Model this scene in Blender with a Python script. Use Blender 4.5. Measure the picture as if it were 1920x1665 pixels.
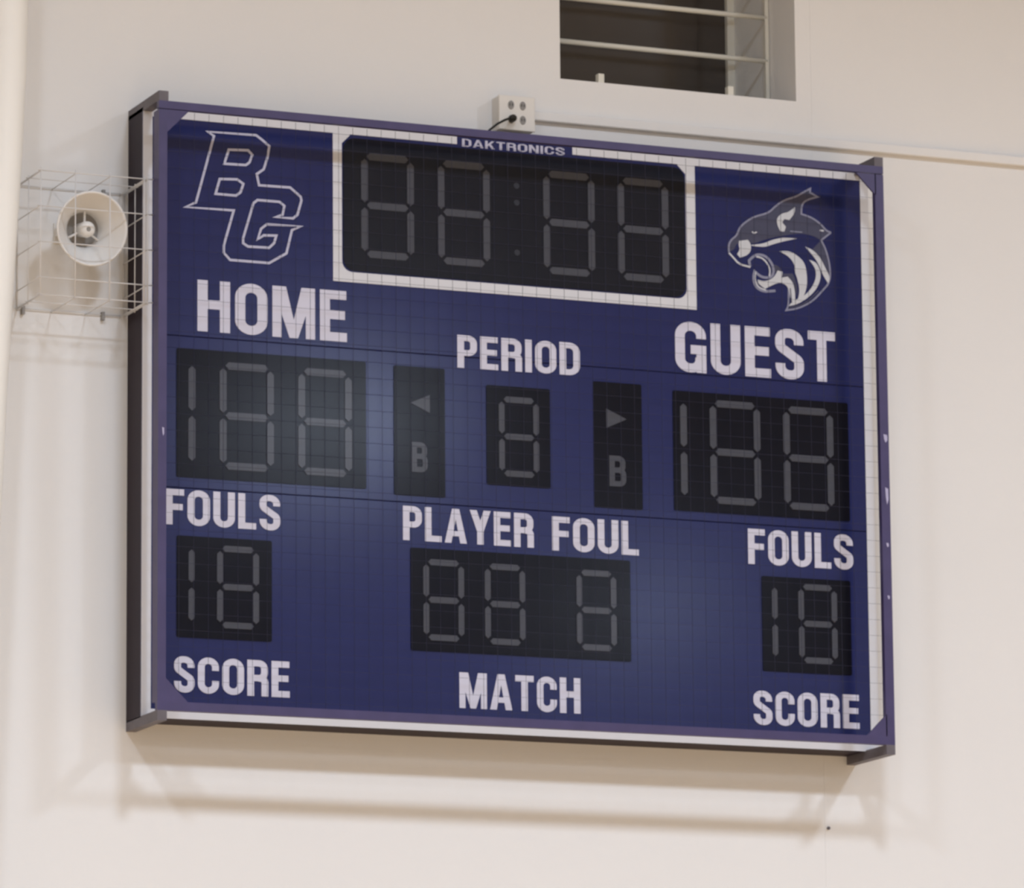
import bpy, math, random
from mathutils import Vector, Matrix
from mathutils.geometry import tessellate_polygon

random.seed(4)
for o in list(bpy.data.objects):
    bpy.data.objects.remove(o)
scene = bpy.context.scene
col = scene.collection
ZC = 5.18                      # height of the scoreboard centre above the gym floor

# ---------------------------------------------------------------- camera
yaw, pitch, roll = 0.40255, 0.18359, -0.00871
fwd = Vector((math.sin(yaw) * math.cos(pitch), math.cos(yaw) * math.cos(pitch), math.sin(pitch)))
rgt = Vector((math.cos(yaw), -math.sin(yaw), 0))
up = rgt.cross(fwd)
c_, s_ = math.cos(roll), math.sin(roll)
r2, u2 = c_ * rgt + s_ * up, -s_ * rgt + c_ * up
cam = bpy.data.cameras.new('camera')
cam.sensor_width = 36
cam.lens = 10500 / 1920 * 36
cam.clip_end = 200
cam.dof.use_dof = True              # the snapshot is slightly out of focus
cam.dof.focus_distance = 12
cam.dof.aperture_fstop = 19
camo = bpy.data.objects.new('camera', cam)
m = Matrix.Identity(4)
for i in range(3):
    m[i][0], m[i][1], m[i][2] = r2[i], u2[i], -fwd[i]
m.translation = Vector((-7.503, -17.7455, ZC - 3.5783))
camo.matrix_world = m
col.objects.link(camo)
scene.camera = camo

# ---------------------------------------------------------------- world, lamps, exposure
w = bpy.data.worlds.new('world')
scene.world = w
w.use_nodes = True
w.node_tree.nodes['Background'].inputs[0].default_value = (1, .95, .9, 1)
w.node_tree.nodes['Background'].inputs[1].default_value = .02
scene.view_settings.view_transform = 'Standard'
scene.view_settings.look = 'None'
scene.view_settings.gamma = 1
scene.view_settings.use_curve_mapping = False
scene.view_settings.exposure = -1.76

LAMP_Z = ZC + 4.5
lamps = [(-5.2, -6.3, .85), (-.8, -6.3, 1.05), (4.9, -6.3, 1.3)]
lamps += [(x, -12.6, 1.1) for x in (-10, -4, 2, 8)]
lamps += [(x, -22.3, 1.0) for x in (-7.5, -2.5, 2.8, 7.9)]
lamps += [(x, -29.9, .7) for x in (-8.4, -0.9, 6.5, 13.9)]
for i, (x, y, k) in enumerate(lamps):
    L = bpy.data.lights.new('high_bay_lamp', 'AREA')
    L.shape = 'DISK'
    L.size = .9 if y > -8 else 1.5
    L.energy = 900 * k
    if y > -20:
        L.spread = math.radians(150 if y > -8 else 138)      # near rows' beams narrowed to dim the upper wall and soften direct shadows
    L.color = (.785, .925, 1.13)
    lo = bpy.data.objects.new('high_bay_lamp', L)
    lo.location = (x, y, LAMP_Z)
    col.objects.link(lo)


# ---------------------------------------------------------------- materials
def mat(name, base, rough=.5, spec=.5, metal=0., noise=0., nscale=8., bump=0., bscale=60., col2=None):
    mt = bpy.data.materials.new(name)
    mt.use_nodes = True
    nt = mt.node_tree
    b = nt.nodes['Principled BSDF']
    b.inputs['Base Color'].default_value = (*base, 1)
    b.inputs['Roughness'].default_value = rough
    b.inputs['Specular IOR Level'].default_value = spec
    b.inputs['Metallic'].default_value = metal
    tc = nt.nodes.new('ShaderNodeTexCoord')
    if noise or col2:
        n = nt.nodes.new('ShaderNodeTexNoise')
        n.inputs['Scale'].default_value = nscale
        n.inputs['Detail'].default_value = 5
        nt.links.new(tc.outputs['Object'], n.inputs['Vector'])
        mx = nt.nodes.new('ShaderNodeMix')
        mx.data_type = 'RGBA'
        c2 = col2 or tuple(min(1, v * (1 + noise)) for v in base)
        c1 = base if col2 else tuple(v * (1 - noise) for v in base)
        mx.inputs[6].default_value = (*c1, 1)
        mx.inputs[7].default_value = (*c2, 1)
        nt.links.new(n.outputs['Fac'], mx.inputs[0])
        nt.links.new(mx.outputs[2], b.inputs['Base Color'])
    if bump:
        n2 = nt.nodes.new('ShaderNodeTexNoise')
        n2.inputs['Scale'].default_value = bscale
        n2.inputs['Detail'].default_value = 3
        nt.links.new(tc.outputs['Object'], n2.inputs['Vector'])
        bp = nt.nodes.new('ShaderNodeBump')
        bp.inputs['Strength'].default_value = bump
        bp.inputs['Distance'].default_value = .01
        nt.links.new(n2.outputs['Fac'], bp.inputs['Height'])
        nt.links.new(bp.outputs['Normal'], b.inputs['Normal'])
    return mt


M = dict(
    wall=mat('cream_wall_paint', (.80, .775, .745), .8, .2, noise=.015, nscale=3, bump=.08, bscale=30),
    ceil=mat('ceiling_paint', (.6, .57, .53), .9, .1, noise=.03),
    floor=mat('maple_floor', (.68, .455, .255), .5, .3, noise=.12, nscale=4),
    blue=mat('blue_face_paint', (.020, .025, .098), .13, .27, noise=.10, nscale=6),
    cab=mat('dark_cabinet_paint', (.018, .009, .016), .5, .2, noise=.2, nscale=9),
    white=mat('white_vinyl', (.62, .60, .69), .45, .3, noise=.03, nscale=12),
    stripe=mat('white_stripe_vinyl', (.66, .65, .67), .45, .3, noise=.04, nscale=12),
    panel=mat('black_digit_lens', (.008, .008, .013), .13, .14, noise=.15, nscale=10),
    clockp=mat('black_clock_lens', (.009, .009, .014), .2, .2, noise=.15, nscale=10),
    seg=mat('unlit_led_segment', (.074, .076, .090), .13, .15, noise=.12, nscale=60),
    ring=mat('purple_blue_steel_paint', (.060, .048, .125), .4, .4, noise=.22, nscale=14),
    arm=mat('worn_grey_steel', (.125, .108, .118), .5, .4, noise=.35, nscale=25),
    chip=mat('bare_paint_chip', (.45, .42, .58), .5, .3, noise=.1),
    net=mat('grey_net_cord', (.045, .045, .075), .8, .1, noise=.1),
    outline=mat('pale_outline_vinyl', (.50, .49, .60), .45, .3, noise=.08, nscale=30),
    dot=mat('unlit_colon_dot', (.035, .036, .045), .3, .2, noise=.1),
    cat_dark=mat('slate_emblem_vinyl', (.052, .050, .088), .4, .3, noise=.2, nscale=30),
    cat_mid=mat('grey_emblem_vinyl', (.24, .24, .32), .45, .3, noise=.15, nscale=30),
    cat_light=mat('pale_emblem_vinyl', (.58, .58, .60), .45, .3, noise=.06, nscale=30),
    plate=mat('ivory_box_paint', (.76, .72, .66), .5, .3, noise=.02),
    recept=mat('grey_receptacle', (.28, .26, .24), .5, .3, noise=.1),
    black=mat('black_rubber', (.018, .017, .014), .5, .3, noise=.1),
    horn=mat('cream_horn_plastic', (.74, .71, .67), .4, .4, noise=.02),
    hornin=mat('grey_horn_throat', (.34, .31, .28), .5, .3, noise=.05),
    wire=mat('pale_guard_wire', (.70, .67, .64), .45, .4, noise=.05),
    bar=mat('cream_grille_paint', (.72, .69, .60), .45, .3, noise=.04),
    jamb=mat('grey_window_jamb', (.82, .80, .76), .6, .3, noise=.03),
    glass=mat('dark_night_glass', (.055, .045, .038), .12, .5, noise=.25, nscale=2),
    pipe=mat('cream_pipe_paint', (.90, .87, .81), .45, .3, noise=.02),
)

# ---------------------------------------------------------------- builders
WL = {}                                    # world location of every object


def obj(name, verts, faces, material, parent=None, kind=None, label=None, smooth=False, mats=None, fm=None, origin=None):
    """verts in board coordinates (x, y, z above ZC); origin moves to the centre."""
    vs = [Vector(v) for v in verts]
    if origin is None:
        lo = Vector([min(v[i] for v in vs) for i in range(3)])
        hi = Vector([max(v[i] for v in vs) for i in range(3)])
        origin = (lo + hi) / 2
    else:
        origin = Vector(origin)
    me = bpy.data.meshes.new(name)
    me.from_pydata([v - origin for v in vs], [], faces)
    for mm in (mats or [material]):
        me.materials.append(M[mm])
    if fm:
        for p, k in zip(me.polygons, fm):
            p.material_index = k
    if smooth:
        for p in me.polygons:
            p.use_smooth = True
    me.update()
    return place(name, me, origin + Vector((0, 0, ZC)), parent, kind, label)


def place(name, me, world, parent=None, kind=None, label=None):
    o = bpy.data.objects.new(name, me)
    col.objects.link(o)
    WL[o.name] = Vector(world)
    if parent:
        o.parent = parent
        o.location = Vector(world) - WL[parent.name]
    else:
        o.location = world
    if kind:
        o['kind'] = kind
    if label:
        o['label'] = label
    return o


def thing(name, loc, label, cat, group=None):
    e = place(name, None, Vector(loc) + Vector((0, 0, ZC)))
    e.empty_display_size = .1
    e['label'] = label
    e['category'] = cat
    if group:
        e['group'] = group
    return e


def tag(o, label, cat):
    o['label'] = label
    o['category'] = cat
    return o


def boxd(x0, x1, y0, y1, z0, z1, V=None, F=None, b=0):
    V = [] if V is None else V
    F = [] if F is None else F
    n = len(V)
    if not b:
        V += [(x0, y0, z0), (x1, y0, z0), (x1, y1, z0), (x0, y1, z0), (x0, y0, z1), (x1, y0, z1), (x1, y1, z1), (x0, y1, z1)]
        F += [(n, n + 3, n + 2, n + 1), (n + 4, n + 5, n + 6, n + 7), (n, n + 1, n + 5, n + 4), (n + 1, n + 2, n + 6, n + 5), (n + 2, n + 3, n + 7, n + 6), (n + 3, n, n + 4, n + 7)]
        return V, F
    # front (y0 side) edges chamfered
    for (i, yy) in ((b, y0), (0, y0 + b), (0, y1)):
        V += [(x0 + i, yy, z0 + i), (x1 - i, yy, z0 + i), (x1 - i, yy, z1 - i), (x0 + i, yy, z1 - i)]
    F.append((n, n + 1, n + 2, n + 3))
    for l in (0, 4):
        for k in range(4):
            F.append((n + l + k, n + l + 4 + k, n + l + 4 + (k + 1) % 4, n + l + (k + 1) % 4))
    F.append((n + 11, n + 10, n + 9, n + 8))
    return V, F


def box(name, x0, x1, y0, y1, z0, z1, material, parent=None, b=0, **k):
    V, F = boxd(x0, x1, y0, y1, z0, z1, b=b)
    return obj(name, V, F, material, parent, **k)


def area2(p):
    return sum(p[i][0] * p[(i + 1) % len(p)][1] - p[(i + 1) % len(p)][0] * p[i][1] for i in range(len(p)))


def prism(poly, yf, yb, V, F):
    """polygon in (x,z), front at yf (towards the room), back at yb."""
    p = list(poly)
    if area2(p) < 0:
        p.reverse()
    n = len(V)
    k = len(p)
    V += [(x, yf, z) for x, z in p] + [(x, yb, z) for x, z in p]
    for t in tessellate_polygon([[Vector((x, z, 0)) for x, z in p]]):
        a, b, c = t
        if (p[b][0] - p[a][0]) * (p[c][1] - p[a][1]) - (p[b][1] - p[a][1]) * (p[c][0] - p[a][0]) < 0:
            b, c = c, b
        F.append((n + a, n + b, n + c))
    for i in range(k):
        j = (i + 1) % k
        F.append((n + i, n + k + i, n + k + j, n + j))
    return V, F


def fillet(pts, closed=False, seg=6):
    """pts: (x, y) or (x, y, r)."""
    out = []
    n = len(pts)
    for i, p in enumerate(pts):
        r = p[2] if len(p) > 2 else 0
        if r <= 0 or (not closed and i in (0, n - 1)):
            out.append((p[0], p[1]))
            continue
        P = Vector(p[:2])
        A = (Vector(pts[i - 1][:2]) - P)
        B = (Vector(pts[(i + 1) % n][:2]) - P)
        la, lb = A.length, B.length
        A.normalize(), B.normalize()
        ang = A.angle(B)
        d = min(r / math.tan(ang / 2), la * .5 if len(pts[i - 1]) > 2 and pts[i - 1][2] else la, lb * .5 if len(pts[(i + 1) % n]) > 2 and pts[(i + 1) % n][2] else lb)
        rr = d * math.tan(ang / 2)
        cen = P + (A + B).normalized() * (rr / math.sin(ang / 2))
        s, e = P + A * d, P + B * d
        a0 = math.atan2(s.y - cen.y, s.x - cen.x)
        a1 = math.atan2(e.y - cen.y, e.x - cen.x)
        da = (a1 - a0 + math.pi) % (2 * math.pi) - math.pi
        for k in range(seg + 1):
            a = a0 + da * k / seg
            out.append((cen.x + rr * math.cos(a), cen.y + rr * math.sin(a)))
    return out


def stroke_polys(path, width, closed=False):
    """thick polyline as a list of quads (2-D), mitred."""
    p = [Vector(q[:2]) for q in path]
    q = [p[0]]
    for a in p[1:]:
        if (a - q[-1]).length > 1e-6:
            q.append(a)
    if closed and (q[0] - q[-1]).length < 1e-6:
        q.pop()
    p = q
    n = len(p)
    L, R = [], []
    for i in range(n):
        if closed:
            a, b = p[i - 1], p[(i + 1) % n]
        else:
            a, b = p[max(i - 1, 0)], p[min(i + 1, n - 1)]
        d1 = (p[i] - a).normalized() if (p[i] - a).length > 0 else (b - p[i]).normalized()
        d2 = (b - p[i]).normalized() if (b - p[i]).length > 0 else d1
        n1, n2 = Vector((-d1.y, d1.x)), Vector((-d2.y, d2.x))
        mm = (n1 + n2)
        mm = mm.normalized() if mm.length > 1e-4 else n1
        k = min(1 / max(mm.dot(n1), .2), 2.4)
        L.append(p[i] + mm * width / 2 * k)
        R.append(p[i] - mm * width / 2 * k)
    qs = []
    for i in range(n if closed else n - 1):
        j = (i + 1) % n
        qs.append([L[i], R[i], R[j], L[j]])
    return qs


def tubed(path, rad, V, F, ns=8, cap=True):
    p = [Vector(q) for q in path]
    n0 = len(V)
    ref = Vector((.3, .5, .81)).normalized()
    for i, q in enumerate(p):
        d = (p[min(i + 1, len(p) - 1)] - p[max(i - 1, 0)]).normalized()
        a = d.cross(ref).normalized()
        b = d.cross(a)
        r = rad[i] if isinstance(rad, (list, tuple)) else rad
        for k in range(ns):
            t = 2 * math.pi * k / ns
            V.append(tuple(q + r * (math.cos(t) * a + math.sin(t) * b)))
    for i in range(len(p) - 1):
        for k in range(ns):
            a0, a1 = n0 + i * ns + k, n0 + i * ns + (k + 1) % ns
            F.append((a0, a0 + ns, a1 + ns, a1))
    if cap:
        F.append(tuple(n0 + k for k in range(ns)))
        F.append(tuple(n0 + (len(p) - 1) * ns + k for k in reversed(range(ns))))
    return V, F


# ---------------------------------------------------------------- the room
X0, X1, Y1, ZF, ZT = -14, 17, -34, -ZC, 4.9
wx0, wx1, wz0, wz1 = .252, 1.184, 1.339, 2.35       # window opening
V, F = [], []
TH = .75
boxd(X0, wx0, 0, TH, ZF, ZT, V, F)
boxd(wx0, wx1, 0, TH, ZF, wz0, V, F)
boxd(wx0, wx1, 0, TH, wz1, ZT, V, F)
boxd(wx1, 1.2425, 0, TH, ZF, ZT, V, F)
boxd(1.2425, 1.2455, .0009, TH, ZF, ZT, V, F)         # recessed sheet joint
boxd(1.2455, X1, 0, TH, ZF, ZT, V, F)
wall = obj('wall_front', V, F, 'wall', kind='structure')
wall['label'] = 'cream painted gym wall behind the scoreboard'
box('wall_left', X0 - .2, X0, Y1, 0, ZF, ZT, 'wall', kind='structure')
box('wall_right', X1, X1 + .2, Y1, 0, ZF, ZT, 'wall', kind='structure')
box('wall_rear', X0, X1, Y1 - .2, Y1, ZF, ZT, 'wall', kind='structure')
box('floor', X0 - .2, X1 + .2, Y1 - .2, TH, ZF - .2, ZF, 'floor', kind='structure')
box('ceiling', X0 - .2, X1 + .2, Y1 - .2, TH, ZT, ZT + .2, 'ceil', kind='structure')

# window with deep reveal
win = place('window_1', None, (.718, .6, ZC + wz0))
win['kind'] = 'structure'
win['label'] = 'dark window in a deep recess above the scoreboard'
box('pane', wx0, wx1, .52, .532, wz0, wz1, 'glass', win)
box('jamb', wx1 - .034, wx1, .50, .52, wz0, wz1, 'bar', win)
box('jamb', wx0, wx0 + .034, .50, .52, wz0, wz1, 'bar', win)
box('jamb_liner', wx1 - .006, wx1, .245, .50, wz0, wz1, 'jamb', win)
for xc in (.4145, .9255):
    V, F = boxd(xc - .011, xc + .011, .005, .03, wz0, wz0 + .034)
    obj('sill_clip', V, F, 'bar', win)

# grille bars inside the recess
gr = thing('window_grille', (.72, .22, wz0), 'cream bar grille across the dark window above the scoreboard', 'grille')
for z, rr in ((1.540, .0095), (1.704, .0095), (1.868, .0095), (2.032, .0095), (2.196, .0095)):
    V, F = tubed([(wx0, .22, z), (wx1 - .008, .22, z)], rr, [], [], 8)
    obj('crossbar', V, F, 'bar', gr, smooth=True)
V, F = boxd(wx1 - .017, wx1 - .003, .212, .228, wz0, wz1)
obj('upright_bar', V, F, 'bar', gr)

# ---------------------------------------------------------------- scoreboard
BX0, BX1, BZ0, BZ1, FY = -1.37, 1.39, -1.045, 1.055, -.1516
sb = thing('scoreboard', (.01, -.075, BZ0), 'blue wall-mounted scoreboard with white lettering and unlit digits', 'scoreboard')
box('cabinet', BX0, BX1, FY + .006, 0, BZ0, BZ1, 'cab', sb)
SEAM1, SEAM2, g = .268, -.2565, .0009
face = {}
for z0, z1, nm in ((BZ0, SEAM2 - g, 'low'), (SEAM2 + g, SEAM1 - g, 'mid'), (SEAM1 + g, BZ1, 'top')):
    V, F = boxd(BX0, BX1, FY, FY + .006, z0, z1, b=.0015)
    face[nm] = obj('face_panel', V, F, 'blue', sb)


def decal(name, polys, material, parent, h=.0015, y=FY, label=None):
    V, F = [], []
    for i, p in enumerate(polys):
        prism([(q[0], q[1]) for q in p], y - h - (i % 9) * 2.5e-5, y, V, F)
    return obj(name, V, F, material, parent, label=label)


SW = .030
rect = lambda a, b, c, d: [(a, c), (b, c), (b, d), (a, d)]
for r in (rect(BX0, -.211, BZ1 - SW, BZ1), rect(.229, BX1, BZ1 - SW, BZ1), rect(BX0, BX0 + .034, BZ0 + SW, BZ1 - SW),
          rect(BX1 - .032, BX1, BZ0 + SW, BZ1 - SW), rect(BX0, BX1, BZ0, BZ0 + SW)):
    decal('border_stripe', [r], 'stripe', sb)
zt = BZ1 - SW
cb = [(-.676, zt), (-.676, .501), (.703, .501), (.703, zt), (.636, zt), (.636, zt - .004), (.666, zt - .034)]
cb += fillet([(.666, .9), (.666, .537, .038), (.5, .537)])[1:-1]
cb += fillet([(.5, .537), (-.643, .537, .038), (-.643, .9)])[1:-1]
cb += [(-.643, zt - .034), (-.613, zt - .004), (-.613, zt)]
decal('clock_border', [cb], 'stripe', sb)

# --- digits
seg_cache = {}


def seg_mesh(L, wd, vert):
    k = (round(L, 4), round(wd, 4), vert)
    if k not in seg_cache:
        h, q = wd / 2, L / 2
        p = [(-q, 0), (-q + h * .9, -h), (q - h * .9, -h), (q, 0), (q - h * .9, h), (-q + h * .9, h)]
        if vert:
            p = [(y, x) for x, y in p]
        V, F = prism(p, -.002, .001, [], [])
        me = bpy.data.meshes.new('segment')
        me.from_pydata(V, [], F)
        me.materials.append(M['seg'])
        seg_cache[k] = me
    return seg_cache[k]


def segment(panel, x, z, L, wd, vert):
    place('segment', seg_mesh(L, wd, vert), (x, FY - .0045, ZC + z), panel)


def digit(panel, xc, zm, wd, h, s, one=False):
    Lh, Lv = wd - .016, h / 2 - .018
    xs = ((xc + 0 * wd,) if one else (xc - wd / 2, xc + wd / 2))
    for x in xs:
        for sg in (1, -1):
            segment(panel, x, zm + sg * h / 4, Lv, s, True)
    if not one:
        for k in (-1, 0, 1):
            segment(panel, xc, zm + k * h / 2, Lh, s, False)


def panel(x0, x1, z0, z1, label, material='panel', r=.006):
    p = fillet([(x0, z0, r), (x1, z0, r), (x1, z1, r), (x0, z1, r)], True, 4)
    V, F = prism(p, FY - .0035, FY + .001, [], [])
    return obj('digit_panel', V, F, material, sb, label=label)


BW, BH, BS = .1715, .346, .0255
SWD, SH, SS = .130, .261, .0215
pc = panel(-.638, .661, .542, 1.012, 'wide black clock panel with four digits', 'clockp', .04)
for x, z in ((-.4748, .7775), (-.1888, .7765), (.2116, .773), (.497, .7725)):
    digit(pc, x, z, BW, BH, BS)
for z in (.8936, .8328, .654):
    V, F = prism([(.0125 + .011 * math.cos(a * math.pi / 4), z + .011 * math.sin(a * math.pi / 4)) for a in range(8)], FY - .005, FY - .003, [], [])
    obj('colon_dot', V, F, 'dot', pc)
ph = panel(-1.247, -.557, -.220, .224, 'black home score panel')
digit(ph, -1.193, .001, BW, BH, BS, True)
digit(ph, -.9948, .001, BW, BH, BS)
digit(ph, -.7091, .001, BW, BH, BS)
pg = panel(.604, 1.291, -.224, .204, 'black guest score panel')
digit(pg, .643, -.005, BW, BH, BS, True)
digit(pg, .8433, -.006, BW, BH, BS)
digit(pg, 1.1308, -.009, BW, BH, BS)
pp = panel(-.108, .132, -.176, .175, 'black period panel with one digit')
digit(pp, .0128, -.003, SWD, SH, SS)
pfl = panel(-1.245, -.903, -.767, -.421, 'black fouls panel below the home score')
digit(pfl, -1.1932, -.5885, SWD, SH, SS, True)
digit(pfl, -1.0261, -.5885, SWD, SH, SS)
pfr = panel(.939, 1.287, -.777, -.439, 'black fouls panel below the guest score')
digit(pfr, .987, -.601, SWD, SH, SS, True)
digit(pfr, 1.1555, -.601, SWD, SH, SS)
ppf = panel(-.395, .431, -.770, -.414, 'black player foul panel with three digits')
for x, z in ((-.2738, -.592), (-.0447, -.5945), (.3001, -.597)):
    digit(ppf, x, z, SWD, SH, SS)
pl = panel(-.454, -.264, -.233, .220, 'black possession panel with left arrow and B')
pr = panel(.298, .483, -.231, .216, 'black possession panel with right arrow and B')
for p_, tri in ((pl, [(-.393, .092), (-.321, .124), (-.321, .060)]), (pr, [(.424, .0875), (.346, .121), (.346, .052)])):
    V, F = prism(tri, FY - .0055, FY - .003, [], [])
    obj('possession_arrow', V, F, 'seg', p_)

# --- lettering, drawn stroke by stroke
KX = 1.22


def glyph(ch, wt=.175):
    """polygons in a box of height 1; returns (width, polys)."""
    W_ = dict(H=.56, O=.56, M=.74, E=.47, P=.51, R=.54, I=.175, D=.54, G=.56, U=.54, S=.52, T=.50, F=.46, L=.45, A=.60, Y=.57, C=.54, B=.54, K=.56, N=.57)[ch]
    if ch == 'I':
        W_ = wt
    h = wt / 2
    a, b, lo, hi = h, W_ - h, h, 1 - h
    mid = W_ / 2
    S = []                       # strokes
    P = []                       # raw polygons
    if ch == 'H':
        S = [[(a, 0), (a, 1)], [(b, 0), (b, 1)], [(a, .53), (b, .53)]]
    elif ch == 'O':
        P_ = [(a, lo, .24), (b, lo, .24), (b, hi, .24), (a, hi, .24)]
        return W_, stroke_polys(fillet(P_, True, 8), wt, True)
    elif ch == 'D':
        return W_, stroke_polys(fillet([(a, lo), (b, lo, .2), (b, hi, .2), (a, hi)], True, 8), wt, True)
    elif ch == 'M':
        P = [rect(0, wt * .92, 0, 1), rect(W_ - wt * .92, W_, 0, 1),
             [(0, 1), (wt * 1.35, 1), (mid + wt * .42, 0), (mid - wt * .42, 0)], [(W_ - wt * 1.35, 1), (W_, 1), (mid + wt * .42, 0), (mid - wt * .42, 0)]]
    elif ch == 'N':
        P = [rect(0, wt, 0, 1), rect(W_ - wt, W_, 0, 1), [(0, 1), (wt * 1.1, 1), (W_, 0), (W_ - wt * 1.1, 0)]]
    elif ch == 'E':
        S = [[(a, 0), (a, 1)], [(a, hi), (W_ * .98, hi)], [(a, .52), (W_ * .93, .52)], [(a, lo), (W_, lo)]]
    elif ch == 'F':
        S = [[(a, 0), (a, 1)], [(a, hi), (W_, hi)], [(a, .5), (W_ * .93, .5)]]
    elif ch == 'L':
        S = [[(a, 0), (a, 1)], [(a, lo), (W_, lo)]]
    elif ch == 'T':
        S = [[(mid, 0), (mid, 1)], [(0, hi), (W_, hi)]]
    elif ch == 'I':
        S = [[(mid, 0), (mid, 1)]]
    elif ch == 'P':
        S = [[(a, 0), (a, 1)], fillet([(a, hi), (b, hi, .15), (b, .46, .15), (a, .46)], seg=6)]
    elif ch == 'R':
        S = [[(a, 0), (a, 1)], fillet([(a, hi), (b - .01, hi, .15), (b - .01, .5, .15), (a, .5)], seg=6), fillet([(mid, .5), (b, .47, .1), (b, 0)], seg=6)]
    elif ch == 'B':
        S = [[(a, 0), (a, 1)], fillet([(a, hi), (b - .02, hi, .14), (b - .02, .53, .14), (a, .53)], seg=6), fillet([(a, .53), (b, .53, .14), (b, lo, .14), (a, lo)], seg=6)]
    elif ch == 'G':
        S = [fillet([(b, .67), (b, hi, .2), (a, hi, .24), (a, lo, .24), (b - .03, lo, .16), (b - .02, .3)], seg=8), [(b, 0), (b, .53)], [(b + h, .455), (mid, .455)]]
    elif ch == 'C':
        S = [fillet([(b, .64), (b, hi, .22), (a, hi, .24), (a, lo, .24), (b, lo, .22), (b, .36)], seg=8)]
    elif ch == 'U':
        S = [fillet([(a, 1), (a, lo, .23), (b, lo, .23), (b, 1)], seg=8)]
    elif ch == 'S':
        S = [fillet([(b, .69), (b, hi, .18), (a, hi, .2), (a, .64, .12), (b, .38, .12), (b, lo, .2), (a, lo, .18), (a, .31)], seg=8)]
    elif ch == 'A':
        P = [[(0, 0), (wt * 1.02, 0), (mid + wt * .3, 1), (mid - wt * .55, 1)], [(W_ - wt * 1.02, 0), (W_, 0), (mid + wt * .55, 1), (mid - wt * .3, 1)], rect(W_ * .25, W_ * .75, .2, .2 + wt * .85)]
    elif ch == 'Y':
        P = [[(0, 1), (wt * 1.08, 1), (mid + h, .42), (mid - h, .38)], [(W_ - wt * 1.08, 1), (W_, 1), (mid + h, .38), (mid - h, .42)], rect(mid - h, mid + h, 0, .45)]
    elif ch == 'K':
        P = [rect(0, wt, 0, 1), [(wt, .3), (wt, .55), (W_ - wt * 1.2, 1), (W_, 1)], [(W_ * .35, .55), (W_ * .52, .7), (W_, 0), (W_ - wt * 1.2, 0)]]
    for s in S:
        P += stroke_polys(s, wt)
    return W_, P


def word(text, x0, x1, z0, z1, parent, material='white', gap=.085, wt=.175, h=.0015, y=FY, name='lettering', label=None, slope=0.):
    gl = [glyph(c, wt) for c in text]
    tot = sum(g_[0] for g_ in gl) + gap * (len(gl) - 1)
    kx = (x1 - x0) / tot
    kz = z1 - z0
    V, F = [], []
    cx = 0
    for gw, ps in gl:
        k_ = 0
        for p in ps:
            k_ += 1                       # each stroke a hair prouder than the last
            prism([(x0 + (cx + q[0]) * kx, z0 + q[1] * kz + slope * (cx / tot)) for q in p], y - h - k_ * 2.5e-5, y, V, F)
        cx += gw + gap
    return obj(name, V, F, material, parent, label=label)


for t, a, b, z0, z1, lb, sl in (
        ('HOME', -1.172, -.626, .289, .4675, 'white HOME lettering', 0),
        ('GUEST', .617, 1.246, .274, .456, 'white GUEST lettering', .003),
        ('PERIOD', -.215, .249, .229, .345, 'white PERIOD lettering', .003),
        ('FOULS', -1.285, -.872, -.3845, -.2625, 'white FOULS lettering below the home score', 0),
        ('PLAYER', -.4215, .067, -.389, -.2695, 'white PLAYER lettering', 0),
        ('FOUL', .1365, .466, -.3935, -.2735, 'white FOUL lettering', 0),
        ('FOULS', .889, 1.301, -.3985, -.2725, 'white FOULS lettering below the guest score', 0),
        ('SCORE', -1.253, -.838, -.955, -.832, 'white SCORE lettering at the lower home side', 0),
        ('MATCH', -.216, .237, -.961, -.8375, 'white MATCH lettering', 0),
        ('SCORE', .900, 1.314, -.969, -.848, 'white SCORE lettering at the lower guest side', .003)):
    word(t, a, b, z0, z1, sb, label=lb, slope=sl)
word('DAKTRONICS', -.192, .1985, 1.0185, 1.0465, sb, gap=.10, wt=.15, material='outline', label='small pale DAKTRONICS lettering')
for p_, (a, b, z0, z1) in ((pl, (-.389, -.3305, -.150, -.045)), (pr, (.3555, .4195, -.154, -.045))):
    word('B', a, b, z0, z1, p_, material='seg', h=.002, y=FY - .0035, name='bonus_letter', label='unlit letter B')


# --- emblems (traced in metres on the face)
# affine maps from drawing units to metres on the face: x = a + b*u + c*v, z = d + e*u + f*v
BGA = (-1.2505056, 0.0003278125, -3.2526065e-19, 1.0118389, 2.7125e-05, -0.00031564583)
CTA = (0.76103333, 0.00034275, -6.0416667e-06, 0.99368889, 2.7104167e-05, -0.00031664583)
BGm = lambda pts: [(BGA[0] + BGA[1] * u + BGA[2] * v, BGA[3] + BGA[4] * u + BGA[5] * v) for u, v in pts]
CTm = lambda pts: [(CTA[0] + CTA[1] * u + CTA[2] * v, CTA[3] + CTA[4] * u + CTA[5] * v) for u, v in pts]
bg_out = [(352, 103), (890, 140), (960, 195), (1037, 262), (1016, 390), (975, 520), (897, 575), (922, 700), (1270, 725), (1388, 828), (1397, 870), (1352, 1030), (1302, 1070), (1100, 1056),
          (1185, 1030), (1205, 930), (1150, 885), (905, 865), (860, 900), (745, 1290), (745, 1345), (800, 1382), (1035, 1397), (1090, 1345), (1115, 1262), (975, 1258), (908, 1300), (945, 1185),
          (1010, 1135), (1392, 1160), (1290, 1200), (1228, 1460), (1035, 1567), (600, 1530), (530, 1450), (530, 1370), (640, 980), (105, 942), (222, 890), (420, 150)]
bg_c1 = [(585, 303), (800, 310), (847, 360), (815, 445), (775, 475), (535, 460)]
bg_c2 = [(485, 630), (680, 635), (747, 685), (715, 780), (665, 815), (438, 795)]
polys = []
for lp in (bg_out, bg_c1, bg_c2):
    polys += stroke_polys(BGm(lp), .0085, True)
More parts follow.
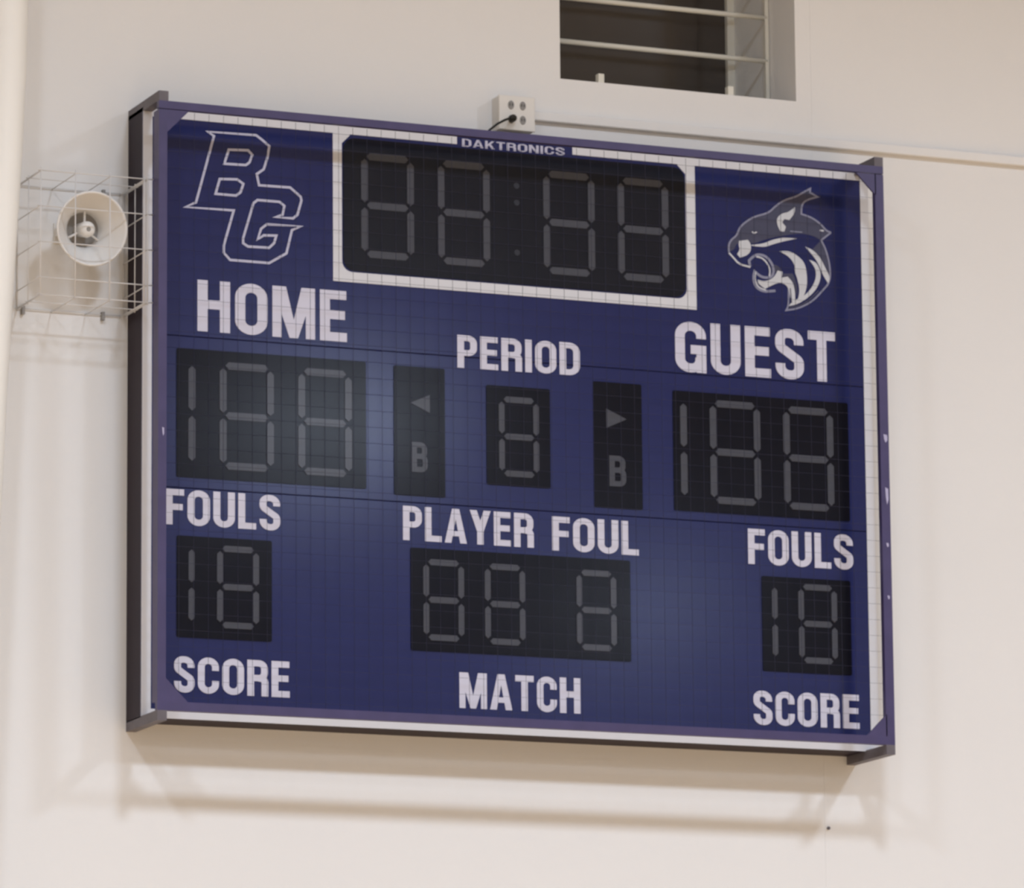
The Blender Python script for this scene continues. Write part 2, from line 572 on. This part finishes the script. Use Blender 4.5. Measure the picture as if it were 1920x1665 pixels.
decal('monogram', polys, 'outline', sb, h=.0015, label='pale outlined interlocked BG monogram above HOME')

V, F, fm = [], [], []


def soften(pts, closed, it=2):
    """round off the blunt corners, keep the sharp tips."""
    p = [(Vector(q), False) for q in pts]
    n = len(p)
    tips = set()
    for i in range(n):
        if not closed and i in (0, n - 1):
            continue
        a, b = p[i - 1][0] - p[i][0], p[(i + 1) % n][0] - p[i][0]
        if a.angle(b) < math.radians(125):
            tips.add(i)
    p = [(q[0], i in tips or (not closed and i in (0, n - 1))) for i, q in enumerate(p)]
    for _ in range(it):
        o = []
        n = len(p)
        for i, (q, keep) in enumerate(p):
            if keep:
                o.append((q, True))
            else:
                o.append((q.lerp(p[i - 1][0], .25), False))
                o.append((q.lerp(p[(i + 1) % n][0], .25), False))
        p = o
    return [(q.x, q.y) for q, _ in p]


nf = [0]


def cat_fill(pts, k, h):
    n = len(F)
    nf[0] += 1
    prism(CTm(soften(pts, True)), FY - h - nf[0] * 1.3e-5, FY, V, F)
    fm.extend([k] * (len(F) - n))


def cat_line(pts, k, wd, h, closed=False):
    for i, q in enumerate(stroke_polys(CTm(soften(pts, closed)), wd, closed)):
        n = len(F)
        prism([(a[0], a[1]) for a in q], FY - h - 2.2e-4 - (i % 5) * 2.5e-5, FY, V, F)
        fm.extend([k] * (len(F) - n))


head = [(225, 880), (220, 800), (250, 740), (315, 690), (345, 600), (420, 530), (520, 470), (680, 430), (760, 350), (860, 280), (1000, 240), (1080, 190), (1165, 145), (1160, 190), (1250, 242), (1130, 272),
        (1065, 325), (1060, 440), (1180, 480), (1290, 560), (1350, 635), (1405, 655), (1290, 745), (1190, 690), (1050, 662), (850, 690), (650, 730), (500, 790), (360, 760), (300, 800), (290, 850)]
cat_fill(head, 0, .0010)
# lower mouth / neck slate shading
cat_fill([(1290, 745), (1345, 850), (1395, 1050), (1400, 1180), (1330, 1080), (1260, 930), (1190, 850)], 0, .0010)
cat_fill([(700, 1010), (800, 1040), (850, 1130), (960, 1130), (1010, 1240), (1020, 1420), (990, 1300), (900, 1180), (830, 1170), (760, 1120)], 0, .0010)
cat_line(head[:22], 1, .0065, .0014)
cat_line([(1405, 655), (1290, 745), (1345, 850), (1395, 1050), (1392, 1230), (1300, 1335), (1185, 1455), (1020, 1535), (885, 1552), (912, 1500), (912, 1285)], 1, .0065, .0014)
cat_line([(225, 890), (280, 950), (340, 1020), (470, 1055)], 2, .0065, .0016)
cat_line([(470, 1050), (455, 980), (500, 935), (560, 905), (655, 930), (725, 1020), (742, 1110), (720, 1165), (660, 1180), (590, 1165), (520, 1105), (503, 1180), (530, 1285), (620, 1338), (760, 1328)], 1, .0095, .0014)
cat_line([(540, 935), (600, 945), (660, 1000), (700, 1080), (690, 1160)], 2, .0055, .0016)
cat_line([(530, 1110), (520, 1190), (560, 1290), (650, 1320)], 2, .005, .0018)
cat_line([(930, 640), (1070, 652)], 1, .004, .0014)
cat_line([(1275, 630), (1320, 635)], 2, .006, .0016)
cat_line([(490, 645), (510, 665), (545, 650)], 2, .0045, .0016)
white = [
    [(340, 752), (440, 740), (478, 790), (478, 870), (430, 922), (350, 945), (318, 905), (350, 850), (335, 800)],
    [(470, 800), (620, 785), (720, 740), (850, 712), (1010, 725), (850, 758), (720, 795), (640, 825), (500, 812)],
    [(985, 360), (985, 430), (920, 510), (860, 500), (840, 540), (880, 590), (862, 645), (815, 640), (778, 560), (775, 490), (830, 435), (910, 420)],
    [(805, 872), (920, 868), (1020, 925), (1100, 1010), (1125, 1150), (1125, 1280), (1085, 1405), (1015, 1450), (1042, 1330), (1012, 1180), (978, 1100), (985, 1030), (920, 935)],
    [(1150, 972), (1230, 998), (1282, 1100), (1282, 1200), (1235, 1310), (1145, 1405), (1015, 1485), (915, 1505), (955, 1445), (1090, 1395), (1185, 1290), (1232, 1180), (1225, 1070)],
    [(1105, 820), (1190, 855), (1275, 940), (1335, 1060), (1395, 1180), (1370, 1245), (1310, 1150), (1250, 1000), (1180, 905)],
    [(785, 1095), (842, 1110), (832, 1178), (900, 1165), (960, 1230), (985, 1330), (995, 1470), (955, 1500), (930, 1400), (905, 1275), (820, 1230), (740, 1255), (640, 1305), (560, 1245), (555, 1200), (640, 1222), (740, 1180)],
]
for p in white:
    cat_fill(p, 2, .0018)
cat_line([(930, 1300), (945, 1470)], 0, .004, .0022)
cat_line([(920, 1520), (1040, 1500), (1150, 1440), (1260, 1330)], 0, .0045, .0022)
obj('wildcat_emblem', V, F, None, sb, label='snarling wildcat head emblem above GUEST', mats=['cat_dark', 'cat_mid', 'cat_light'], fm=fm)

# ---------------------------------------------------------------- protective cage in front of the board
HX, HZ, RY = 1.37, 1.0415, -.316
bw, bd = .030, .054
cg = thing('protective_cage', (0, RY, -HZ), 'purple-blue steel guard frame with netting standing off in front of the scoreboard', 'guard frame')
box('frame_bar', -HX, HX, RY, RY + .022, HZ - .027, HZ, 'ring', cg)
box('frame_bar', -HX, HX, RY, RY + .022, -HZ, -HZ + bw, 'ring', cg)
box('frame_bar', -HX, -HX + bw, RY, RY + bd, -HZ + bw, HZ - bw, 'ring', cg)
box('frame_bar', HX - bw - .004, HX, RY, RY + .022, -HZ + bw, HZ - bw, 'ring', cg)
gl_ = .078
for sx in (-1, 1):
    for sz in (-1, 1):
        p = [(sx * (HX - bw), sz * (HZ - bw)), (sx * (HX - bw - gl_), sz * (HZ - bw)), (sx * (HX - bw), sz * (HZ - bw - gl_))]
        V, F = prism(p, RY, RY + .008, [], [])
        obj('corner_gusset', V, F, 'ring', cg)
        a, b = (HX - .034, HX) if sx > 0 else (-HX, -HX + .034)
        c, d = (HZ, HZ + .034) if sz > 0 else (-HZ - .034, -HZ)
        box('wall_arm', a, b, RY, 0, c, d, 'arm', cg)
for x, z, hh, ww in ((1.3565, .052, .030, .013), (1.3575, -.155, .062, .010), (1.356, -.331, .016, .008), (1.356, -.518, .014, .007), (-1.352, -.10, .03, .006)):
    p = [(x - ww * .6, z + hh * .5), (x + ww * .5, z + hh * .42), (x + ww * .6, z - hh * .2), (x, z - hh * .5), (x - ww * .4, z - hh * .1)]
    V, F = prism(p, RY - .0012, RY + .001, [], [])
    obj('paint_chip', V, F, 'chip', cg)
V, F = [], []
t = .00026
x = -HX + bw
while x < HX - bw:
    boxd(x - t, x + t, RY + .020, RY + .022, -HZ + bw, HZ - bw, V, F)
    x += .0525
z = -HZ + bw + .02
while z < HZ - bw:
    boxd(-HX + bw, HX - bw, RY + .022, RY + .024, z - t, z + t, V, F)
    z += .0565
obj('netting', V, F, 'net', cg, kind='stuff', label='fine grey safety netting stretched across the frame')

# ---------------------------------------------------------------- power outlet, plug and raceway
ob = thing('outlet_box', (.054, 0, 1.118), 'ivory surface-mounted outlet box above the top edge of the scoreboard', 'outlet')
box('box_body', -.013, .121, -.064, 0, 1.118, 1.239, 'plate', ob, b=.004)
box('cover_plate', -.015, .123, -.070, -.064, 1.116, 1.241, 'plate', ob, b=.002)
for xx in (.0305, .0755):
    for zz in (1.2065, 1.1545):
        e = [(xx + .0115 * math.cos(k * math.pi / 6), zz + .016 * math.sin(k * math.pi / 6)) for k in range(12)]
        V, F = prism(e, -.0725, -.069, [], [])
        rc = obj('receptacle', V, F, 'recept', ob)
        V, F = [], []
        boxd(xx - .006, xx - .0035, -.0735, -.0722, zz - .004, zz + .006, V, F)
        boxd(xx + .0035, xx + .006, -.0735, -.0722, zz - .004, zz + .006, V, F)
        obj('slot', V, F, 'black', rc)
pw = thing('power_cord', (-.02, -.1, 1.06), 'black power cord plugged into the outlet box and running behind the scoreboard', 'cord')
V, F = tubed([(.0305, -.0735, 1.1545), (.0300, -.092, 1.154), (.022, -.108, 1.151), (.008, -.114, 1.146)], [.012, .0135, .011, .006], [], [], 10)
obj('plug', V, F, 'black', pw, smooth=True)
V, F = tubed([(.010, -.114, 1.147), (-.012, -.116, 1.138), (-.04, -.112, 1.122), (-.068, -.105, 1.098), (-.09, -.10, 1.068), (-.095, -.098, 1.0565)], .0042, [], [], 8)
obj('cable', V, F, 'black', pw, smooth=True)
rw = thing('cable_raceway', (2.6, 0, 1.172), 'slim cream raceway running right along the wall from the outlet box', 'raceway')
for k, (a, b) in enumerate(((.123, 2.75), (2.752, 5.2))):
    box('raceway_length', a, b, -.024, 0, 1.172, 1.206, 'wall', rw, b=.003)
sc = []
V, F = prism([(1.258 + .006 * math.cos(k * math.pi / 3), -1.304 + .006 * math.sin(k * math.pi / 3)) for k in range(6)], -.006, 0, [], [])
tag(obj('wall_screw', V, F, 'arm', None), 'small dark screw head in the wall below the scoreboard', 'screw')

# ---------------------------------------------------------------- horn loudspeaker and its wire guard
HC = Vector((-1.572, -.215, .600))
tilt = math.radians(9)
ax = Vector((0.03, -math.cos(tilt), -math.sin(tilt))).normalized()      # where the horn points
hu = ax.cross(Vector((0, 0, 1))).normalized()
hv = hu.cross(ax).normalized()
HB = HC - ax * .17                                                       # back of the driver
hs = thing('horn_speaker', (HC.x, -.02, .58), 'cream horn loudspeaker on the wall left of the scoreboard, inside a wire guard', 'speaker')


def lathe(prof, ns=40, cen=HC):
    """prof: (distance along axis from the mouth, radius)."""
    V, F = [], []
    for d, r in prof:
        for k in range(ns):
            t = 2 * math.pi * k / ns
            V.append(tuple(cen + ax * d + hu * r * math.cos(t) + hv * r * math.sin(t)))
    for i in range(len(prof) - 1):
        for k in range(ns):
            a, b = i * ns + k, i * ns + (k + 1) % ns
            F.append((a, a + ns, b + ns, b))
    return V, F


V, F = lathe([(-.125, .050), (-.10, .058), (-.07, .072), (-.04, .094), (-.015, .116), (-.006, .126), (0, .128), (.003, .126), (.003, .121), (-.004, .117), (-.022, .103), (-.045, .083), (-.075, .064), (-.10, .058)])
bell = obj('bell', V, F, 'horn', hs, smooth=True)
V, F = lathe([(-.10, .058), (-.118, .050), (-.122, .022), (-.122, .001)])
obj('throat', V, F, 'hornin', hs, smooth=True)
V, F = lathe([(-.122, .024), (-.09, .025), (-.06, .028), (-.045, .027), (-.036, .020), (-.034, .009), (-.034, .0005)], 24)
bul = obj('phase_plug', V, F, 'horn', hs, smooth=True)
V, F = lathe([(-.0345, .009), (-.033, .007), (-.033, .0005)], 12)
obj('plug_screw', V, F, 'recept', bul)
for k in range(3):
    t = math.pi / 2 + k * 2 * math.pi / 3
    dv = hu * math.cos(t) + hv * math.sin(t)
    V, F = tubed([HC + ax * -.08 + dv * .02, HC + ax * -.085 + dv * .064], .004, [], [], 6)
    obj('throat_rib', V, F, 'horn', hs)
V, F = lathe([(-.185, .001), (-.185, .046), (-.178, .052), (-.13, .052), (-.122, .048)])
obj('driver', V, F, 'horn', hs, smooth=True)
pz = HC - ax * .150
for sx in (-1, 1):
    box('bracket_arm', pz.x + sx * .056 - .003, pz.x + sx * .056 + .003, pz.y - .012, -.006, pz.z - .014, pz.z + .014, 'plate', hs)
box('wall_plate', pz.x - .062, pz.x + .062, -.007, 0, pz.z - .035, pz.z + .035, 'plate', hs)

gx0, gx1, gz0, gz1, gd = -1.768, -1.388, .352, .779, .25
gd_xs = [gx0 + .1225 * k for k in range(4)] + [gx1]
gd_zs = [gz1 - .1225 * k for k in range(4)] + [gz0]
sg = thing('speaker_guard', ((gx0 + gx1) / 2, 0, gz0), 'pale wire cage fixed to the wall around the horn loudspeaker', 'wire guard')


def wire(a, b):
    V, F = tubed([a, b], .0021, [], [], 6)
    obj('wire', V, F, 'wire', sg, smooth=True)


e_ = .010
for z in gd_zs:
    wire((gx0 - e_, -gd, z), (gx1 + .034, -gd, z))
    for x in (gx0, gx1):
        wire((x, -.001, z), (x, -gd - e_, z))
for x in gd_xs:
    wire((x, -gd - .006, gz0 - e_), (x, -gd - .006, gz1 + e_))
    for z in (gz0, gz1):
        wire((x, -.001, z - .004), (x, -gd - e_, z - .004))
for y in (-.008, -.125):
    for z in (gz0, gz1):
        wire((gx0 - e_, y, z), (gx1 + e_, y, z))
    for x in (gx0, gx1):
        wire((x, y, gz0 - e_), (x, y, gz1 + e_))
for x, z in ((gx0 + .02, gz0), (gx1 - .075, gz0), (gx1 - .075, gz1)):
    box('clip', x - .005, x + .005, -.018, 0, z - .02, z + .008, 'recept', sg)

# ---------------------------------------------------------------- pale pipe at the left edge of the view
PR = .075
pts = [(-1.795, 4.9), (-1.795, 2.4), (-1.800, 1.7), (-1.803, 1.378), (-1.808, 1.10), (-1.8195, .82), (-1.8355, .55), (-1.8526, .267), (-1.866, 0), (-1.878, -.278), (-1.91, -1.0), (-2.02, -3.4), (-2.10, ZF)]
V, F = tubed([(x - PR, -.2, z) for x, z in pts], PR, [], [], 20)
tag(obj('wall_pipe', V, F, 'pipe', None, smooth=True), 'pale cream pipe rising past the speaker guard at the far left', 'pipe')
